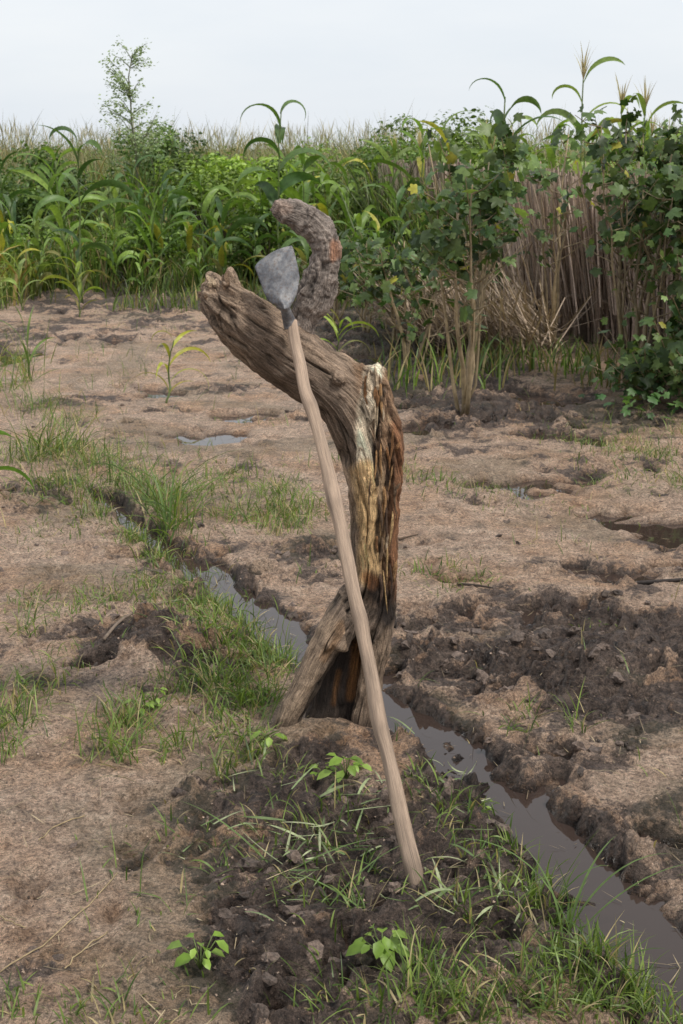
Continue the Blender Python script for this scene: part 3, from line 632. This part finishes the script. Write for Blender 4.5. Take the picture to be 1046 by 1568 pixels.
maize(430,455,2.35,13,B,seed=11,LL=.72,wl=.13,droop=.5);maize(470,440,1.7,12,Br,seed=14,LL=.65,wl=.1);maize(405,440,1.4,12,Br,seed=12,LL=.62,wl=.095);maize(500,430,1.5,12,Br,seed=13,LL=.65,wl=.1);maize(440,425,1.6,12,Br,seed=64,LL=.65,wl=.1)
maize(330,430,1.0,11,Br,seed=14,LL=.5);maize(300,440,.8,10,Br,seed=15,LL=.42);maize(370,425,1.1,11,Br,seed=16);maize(275,425,1.2,11,B,seed=65);maize(350,445,.6,10,Br,seed=66,LL=.4)
maize(582,492,1.05,12,Br,seed=17,wl=.07);maize(636,520,.75,10,Br,seed=18,up=True,LL=.5);maize(555,480,1.0,10,Br,.1,seed=19);maize(610,470,1.3,12,B,seed=20);maize(540,440,1.4,12,Br,seed=62)
maize(600,430,1.8,12,Lt,seed=21,tassel=True);maize(650,430,1.85,12,Lt,seed=22,tassel=True);maize(570,425,1.6,12,Br,seed=67)
rm=np.random.default_rng(99)
for i in range(14):
    xx=rm.uniform(-4.6,-.4);yy=rm.uniform(16,19);maize(0,0,rm.uniform(.8,1.5),11,[B,Br,Lt][i%3],.05,seed=200+i,x=xx,y=yy,LL=.55,wl=.085)
for i in range(26):
    xx=rm.uniform(.7,4.6);yy=rm.uniform(13.9,18);maize(0,0,rm.uniform(1.7,2.15),12,[Lt,Br,Lt][i%3],.05,seed=230+i,x=xx,y=yy,LL=.6,wl=.09,tassel=(i%3==0))
maize(0,0,2.4,13,B,seed=24,x=1.35,y=12.3,LL=.55,wl=.1,droop=.5)
maize(0,0,2.6,13,Lt,seed=28,x=2.2,y=13.2,LL=.6,wl=.09,tassel=True);maize(0,0,2.3,12,Lt,seed=26,x=2.6,y=13.6,tassel=True);maize(0,0,2.3,12,Lt,seed=27,x=2.95,y=14.6,tassel=True)
Yl=((.3,.32,.05),(.42,.42,.08))
maize(258,622,.5,8,Yl,.5,seed=31,LL=.34,wl=.026);maize(515,548,.36,9,((.22,.34,.045),(.4,.48,.09)),.1,seed=32,LL=.42,wl=.035)
maize(45,590,.4,6,((.07,.13,.03),(.15,.22,.06)),seed=33,LL=.3,wl=.018,up=True)
maize(-45,830,.62,8,((.06,.15,.02),(.14,.26,.04)),seed=34,LL=.3,wl=.035)
# ---------------------------------------------------------------- cotton
def cotton(x,y,hgt,spread,nst=5,nbr=9,seed=0,leaf=.085,lo=.35,cols=((.04,.085,.024),(.16,.225,.07)),stemc=(.38,.30,.2),den=1.0):
    r=np.random.default_rng(seed+900);g0=float(H(x,y));ac=Acc();LP=[];LN=[];LC=[]
    for s_ in range(nst):
        a_=r.random()*6.28;sp=spread*(.3+.7*r.random());k=9;f_=np.linspace(0,1,k);hh=hgt*(.7+.3*r.random())
        px=x+math.cos(a_)*sp*f_**.8+np.cumsum(r.normal(0,.016,k));py=y+math.sin(a_)*sp*f_**.8+np.cumsum(r.normal(0,.016,k));pz=g0-.03+hh*f_
        pts=np.c_[px,py,pz];tube(ac,pts,np.linspace(.016,.004,k)*(.6+.6*r.random()),np.array(stemc)*(.7+.5*r.random()),n=6)
        for b_ in range(nbr):
            fb=lo*.5+(1-lo*.5)*r.random()**.75;p0=np.array([np.interp(fb,f_,pts[:,i]) for i in range(3)])
            az=r.random()*6.28;L=.42*(1.2-fb)*(.5+.9*r.random())+.08;el=.2+.9*r.random()
            p2=p0+np.array([math.cos(az)*math.cos(el),math.sin(az)*math.cos(el),math.sin(el)])*L
            mid=(p0+p2)/2+[0,0,-.02];tube(ac,[p0,mid,p2],[.005,.0035,.002],np.array(stemc)*.8,n=4,cap=False)
            nl=int((4+r.integers(0,7))*den) if fb>lo else r.integers(0,3)
            sh=.5+.9*r.random()
            for l_ in range(nl):
                t=.25+.8*r.random();q_=p0*(1-t)+p2*t+r.normal(0,.05,3);LP.append(q_);LN.append([math.cos(az)*.5,math.sin(az)*.5-.2,.6]);LC.append(sh)
    LP=np.array(LP);n=len(LP);LN=np.array(LN)+r.normal(0,.5,(n,3))
    inst(ac,LOB[0],LOB[1],LP,LN,r.random(n)*6.28,leaf*1.15*(.45+.75*r.random(n)),vary(r,n,*cols,.025,(.36,.34,.06))*np.array(LC)[:,None])
    ac.build("cotton_plant",MLEAF)
cotton(.74,8.55,1.74,.33,6,13,1,lo=.64,den=1.7);cotton(1.92,9.3,1.85,.4,7,15,3,lo=.58)
cotton(2.45,9.1,1.9,.4,7,15,4,lo=.3);cotton(2.6,8.8,1.5,.4,6,12,5,lo=.15);cotton(2.25,9.8,1.85,.35,6,14,6,lo=.6);cotton(2.85,9.3,2.1,.4,6,14,8,lo=.2)
cotton(2.35,8.7,.9,.35,5,10,22,lo=.2)
cotton(.5,10.4,1.05,.3,5,8,10,lo=.4);cotton(1.0,10.6,1.6,.3,4,9,11,lo=.7)
cotton(1.65,11.2,1.7,.3,4,9,12,lo=.82,den=.8)
cotton(2.2,8.75,.55,.35,5,9,13,lo=.05);cotton(1.95,8.95,.35,.3,5,8,14,lo=.05,leaf=.075);cotton(2.6,8.6,.7,.4,5,9,15,lo=.05)
cotton(-.05,13.3,.8,.35,5,7,16,lo=.2);cotton(.2,12.5,.9,.3,4,7,17,lo=.3);cotton(.45,11.8,.8,.3,4,7,18,lo=.3)
ac=Acc();n=360;vx=rg.uniform(1.5,3.0,n);vy=rg.uniform(8.2,9.2,n);k=rg.random(n)<sm(1.4,2.2,vx);vx,vy=vx[k],vy[k];n=len(vx)
inst(ac,LOB[0],LOB[1],np.c_[vx,vy,.04+.16*rg.random(n)],np.c_[rg.normal(0,.5,n),rg.normal(-.3,.5,n),np.ones(n)],rg.random(n)*6.28,.085*(.6+.5*rg.random(n)),vary(rg,n,(.04,.10,.03),(.14,.23,.07)))
ac.build("creeping_vine",MLEAF)
# ---------------------------------------------------------------- reed fence
FP=np.array([(6.5,6.9),(4.2,8.7),(3.1,9.9),(2.45,11.0),(1.85,13.0),(1.2,16.5),(.6,21)]);fd=np.r_[0,np.cumsum(np.linalg.norm(np.diff(FP,axis=0),axis=1))]
ac=Acc();n=9500;q=rg.random(n)*fd[-1];fx=np.interp(q,fd,FP[:,0])+rg.normal(0,.05,n);fy=np.interp(q,fd,FP[:,1])+rg.normal(0,.05,n)
blades(ac,np.c_[fx,fy,np.full(n,-.03)],math.pi+rg.normal(0,1.0,n),1.25+.2*rg.random(n)+.1*pn(q*2,q*0+.5,5),.012+.010*rg.random(n),np.abs(rg.normal(.05,.06,n)),rg.normal(0,.04,n),vary(rg,n,(.17,.125,.10),(.64,.50,.42)),seg=4,prof='x',twist=.5)
for h_ in(.35,.75,1.1):
    qq=np.linspace(0,fd[-1],60)
    for dd in(-.08,.08): tube(ac,np.c_[np.interp(qq,fd,FP[:,0])+dd,np.interp(qq,fd,FP[:,1])+dd,h_+.03*np.sin(qq*3)],.018,(.36,.28,.21),n=6)
for q_ in np.arange(.3,fd[-1],1.1):
    a_=np.interp(q_,fd,FP[:,0])-.1;b_=np.interp(q_,fd,FP[:,1])-.1
    tube(ac,[(a_,b_,-.05),(a_+.02,b_,.7),(a_-.03,b_,1.4)],[.05,.045,.038],(.16,.13,.11),n=8)
n=1200;hx=rg.uniform(.55,1.7,n);hy=11.3+rg.random(n)*1.6-(hx-.6)*.5
blades(ac,np.c_[hx,hy,np.zeros(n)+.25*rg.random(n)],math.pi+rg.normal(0,1.0,n),.3+.5*rg.random(n),.010,.5+.9*rg.random(n),rg.normal(0,.1,n),vary(rg,n,(.2,.15,.11),(.55,.43,.32)),seg=3,prof='x')
n=260;hx=rg.uniform(1.5,2.6,n);hy=12.8-(hx-1.2)*1.4+rg.normal(0,.12,n)
blades(ac,np.c_[hx,hy,.1+.3*rg.random(n)],math.pi+rg.normal(0,.3,n),.9+.35*rg.random(n),.018,.12+.16*rg.random(n),rg.normal(0,.06,n),vary(rg,n,(.32,.24,.2),(.68,.55,.46)),seg=3,prof='x')
ac.build("reed_fence",MDRY)
# ---------------------------------------------------------------- background vegetation
def mass(name,n,xr,yr,hr,w,cols,mat=None,plume=0,t0=.25,bend=.7,dry=.1,seed=0,clump=.5,dryc=(.3,.24,.12),hn=.25):
    r=np.random.default_rng(seed);bx=r.uniform(*xr,n);by=r.uniform(*yr,n)
    k=(r.random(n)<np.clip(.5+clump*2*pn(bx*.9,by*.9,seed),.02,1))&(np.abs(bx)<by*.33+1.5);bx,by=bx[k],by[k];n=len(bx);ac=Acc()
    hs_=1+hn*fbm(bx*.5,by*.5,3,seed+3)*2
    hh=(hr[0]+(hr[1]-hr[0])*r.random(n))*hs_
    sh=(.5+1.0*(pn(bx*1.1,by*1.1,seed+9)+.5))[:,None]
    blades(ac,np.c_[bx,by,np.zeros(n)],r.random(n)*6.28,hh,w*(.6+.8*r.random(n)),np.abs(r.normal(0,t0,n)),bend*(.3+1.2*r.random(n)),vary(r,n,*cols,dry,dryc)*sh,seg=5,twist=r.normal(0,1,n))
    if plume:
        m=plume;i=r.integers(0,n,m);h2_=np.minimum(hh[i],2.1)
        b0=np.c_[bx[i],by[i],np.zeros(m)]
        for j in range(4):
            blades(ac,b0+np.c_[r.normal(0,.05,(m,2)),h2_*.88],r.random(m)*6.28,.2+.2*r.random(m),.02,.1+.3*r.random(m),.6*r.random(m),vary(r,m,(.3,.26,.16),(.42,.37,.24)),seg=3)
    ac.build(name,mat or MLEAF)
mass("reed_bed",34000,(-14,15),(26,44),(1.6,2.2),.03,((.13,.15,.07),(.27,.28,.14)),plume=500,dry=.4,seed=3,hn=.14,t0=.15,bend=.9,dryc=(.36,.3,.18))
mass("tall_grass_field",22000,(-9,9),(19.5,27),(.8,1.4),.024,((.07,.12,.03),(.19,.25,.075)),seed=4,dry=.18,hn=.35,clump=.9)
mass("field_undergrowth",12000,(-7,.9),(16,19.5),(.2,.7),.022,((.065,.12,.025),(.20,.28,.06)),seed=5,dry=.18,hn=.4,clump=1.1)
mass("field_grass_margin",4200,(-6,.3),(14.2,16.4),(.08,.35),.014,((.07,.12,.025),(.2,.26,.06)),seed=6,dry=.2,clump=1.4)
mass("yellow_weeds",450,(-4.9,-3.2),(14.6,17),(.4,.8),.03,((.16,.22,.04),(.32,.35,.08)),seed=7,dry=.3,dryc=(.42,.3,.1),bend=1.2)
mass("mid_grass",4500,(.3,3),(14,20),(.8,1.5),.022,((.07,.12,.03),(.2,.27,.065)),seed=8,dry=.15)
mass("shade_weeds",1500,(.2,3.2),(9.4,11.5),(.12,.35),.014,((.05,.10,.02),(.16,.22,.05)),seed=12,dry=.35,clump=1.0)
def bush(name,x,y,z,rx,ry,rz,n,cols,leaf,seed,tmpl=OV,stem=True):
    r=np.random.default_rng(seed);ac=Acc();nc=22
    cc=r.normal(0,1,(nc,3));cc/=np.linalg.norm(cc,axis=1)[:,None];cc*=.8*r.random((nc,1))**.5;cr=.15+.28*r.random(nc)
    i=r.integers(0,nc,n);d=r.normal(0,1,(n,3));d/=np.linalg.norm(d,axis=1)[:,None];pp=cc[i]+d*(cr[i]*(.6+.6*r.random(n)))[:,None]
    pos=np.array([x,y,z])+pp*[rx,ry,rz];k=pos[:,2]>.02;pos,d,i=pos[k],d[k],i[k];n=len(pos)
    sh=(.45+1.05*r.random(nc))[i][:,None]
    inst(ac,tmpl[0],tmpl[1],pos,d+r.normal(0,.6,(n,3))+[0,0,.5],r.random(n)*6.28,leaf*(.6+.7*r.random(n)),vary(r,n,*cols)*sh)
    if stem:
        for j in range(nc):
            p1=np.array([x,y,z])+cc[j]*[rx,ry,rz];tube(ac,[(x+r.normal(0,.05),y,0),(x*.5+p1[0]*.5,y*.5+p1[1]*.5,p1[2]*.45),p1],[.02,.014,.006],(.12,.1,.06),n=5)
    ac.build(name,MLEAF)
bush("leafy_shrub",-1.6,19.3,1.15,1.0,.7,.66,5200,((.13,.21,.035),(.31,.42,.08)),.065,1)
bush("leafy_shrub",-.7,20,1.05,.8,.7,.62,3800,((.10,.17,.035),(.24,.33,.075)),.065,2)
bush("leafy_shrub",-2.6,22,1.25,1.1,.8,1.05,4200,((.06,.11,.035),(.18,.26,.08)),.07,3)
bush("leafy_shrub",.5,20.5,1.05,1.1,.8,.8,5200,((.07,.13,.03),(.19,.27,.07)),.065,4)
bush("leafy_shrub",-3.9,20,1.0,.9,.7,.85,3600,((.06,.11,.03),(.18,.25,.07)),.07,5)
bush("leafy_shrub",-5,19,1.0,.9,.7,.9,3200,((.06,.11,.03),(.18,.26,.07)),.07,6)
bush("leafy_shrub",2.4,19,1.25,1.3,.9,.95,5200,((.1,.17,.035),(.25,.34,.085)),.075,7)
bush("leafy_shrub",4.4,17,1.2,1.3,.9,1.0,5200,((.1,.17,.035),(.25,.34,.085)),.075,8)
bush("leafy_shrub",-.9,16.9,.5,.7,.5,.5,2400,((.08,.15,.025),(.23,.32,.06)),.06,9)
bush("leafy_shrub",.35,16.5,.45,.6,.5,.5,2200,((.07,.13,.025),(.2,.29,.06)),.06,10)
bush("leafy_shrub",-2.4,17.4,.45,.8,.5,.45,2400,((.08,.14,.025),(.2,.3,.06)),.06,11)
bush("leafy_shrub",-3.7,16.6,.4,.6,.5,.4,1600,((.08,.14,.025),(.2,.3,.06)),.06,12)
bush("leafy_shrub",1.3,23,1.3,1.2,.8,1.0,3600,((.09,.15,.035),(.22,.3,.08)),.07,13)
def sapling(x,y,h,seed):
    r=np.random.default_rng(seed);ac=Acc();k=10;f_=np.linspace(0,1,k);pts=np.c_[x+np.cumsum(r.normal(0,.02,k)),y+0*f_,h*f_];tube(ac,pts,np.linspace(.03,.006,k),(.2,.2,.13),n=6);LP=[];LA=[]
    for i in range(44):
        fb=.45+.55*r.random();p0=np.array([np.interp(fb,f_,pts[:,j]) for j in range(3)]);az=r.random()*6.28;L=(.85*(1.2-fb)+.1)*(.6+.6*r.random());el=.2+.7*r.random()
        p2=p0+np.array([math.cos(az)*math.cos(el),math.sin(az)*math.cos(el),math.sin(el)])*L;tube(ac,[p0,(p0+p2)/2+[0,0,.03],p2],[.008,.005,.002],(.2,.22,.13),n=4,cap=False)
        for t in np.linspace(.15,1.05,16):
            for _ in range(3): LP.append(p0*(1-t)+p2*t+r.normal(0,.035,3));LA.append(az+r.normal(0,1))
    LP=np.array(LP);n=len(LP);inst(ac,OV[0],OV[1],LP,r.normal(0,.5,(n,3))+[0,0,.8],np.array(LA),.045*(.6+.7*r.random(n)),vary(r,n,(.2,.27,.14),(.38,.46,.26)))
    ac.build("feathery_sapling_tree",MLEAF)
sapling(-2.85,20.5,2.85,3)
# ---------------------------------------------------------------- sky, sun
w=bpy.data.worlds.new("World");sc.world=w;w.use_nodes=True;nt=w.node_tree;nt.nodes.clear()
o=nt.nodes.new('ShaderNodeOutputWorld');sky=nt.nodes.new('ShaderNodeTexSky');sky.sky_type='NISHITA';sky.sun_disc=False
EL=math.radians(56);AZ=math.radians(125)
sky.sun_elevation=EL;sky.sun_rotation=AZ;sky.dust_density=2
b1=nt.nodes.new('ShaderNodeBackground');b1.inputs[1].default_value=.12;nt.links.new(sky.outputs[0],b1.inputs[0])
tc=nt.nodes.new('ShaderNodeTexCoord');mp=nt.nodes.new('ShaderNodeMapping');mp.inputs['Scale'].default_value=(1,1,4);nt.links.new(tc.outputs['Generated'],mp.inputs[0])
n=noise(nt,2.2,5,.55,mp.outputs[0]);r_=ramp(nt,n.outputs[0],[(.35,(.80,.85,.91)),(.65,(.92,.94,.96))])
b2=nt.nodes.new('ShaderNodeBackground');b2.inputs[1].default_value=1.07;nt.links.new(r_.outputs[0],b2.inputs[0])
mx=nt.nodes.new('ShaderNodeMixShader');mx.inputs[0].default_value=.88;nt.links.new(b1.outputs[0],mx.inputs[1]);nt.links.new(b2.outputs[0],mx.inputs[2]);nt.links.new(mx.outputs[0],o.inputs[0])
sl=bpy.data.lights.new("sun",'SUN');sl.energy=3.0;sl.angle=math.radians(10);sl.color=(1,.95,.87);so=bpy.data.objects.new("sun",sl);sc.collection.objects.link(so)
dirv=Vector((math.sin(AZ)*math.cos(EL),math.cos(AZ)*math.cos(EL),math.sin(EL)));so.rotation_euler=dirv.to_track_quat('Z','Y').to_euler();so.location=dirv*20
sc.view_settings.view_transform='Standard';sc.view_settings.look='None';sc.view_settings.exposure=0
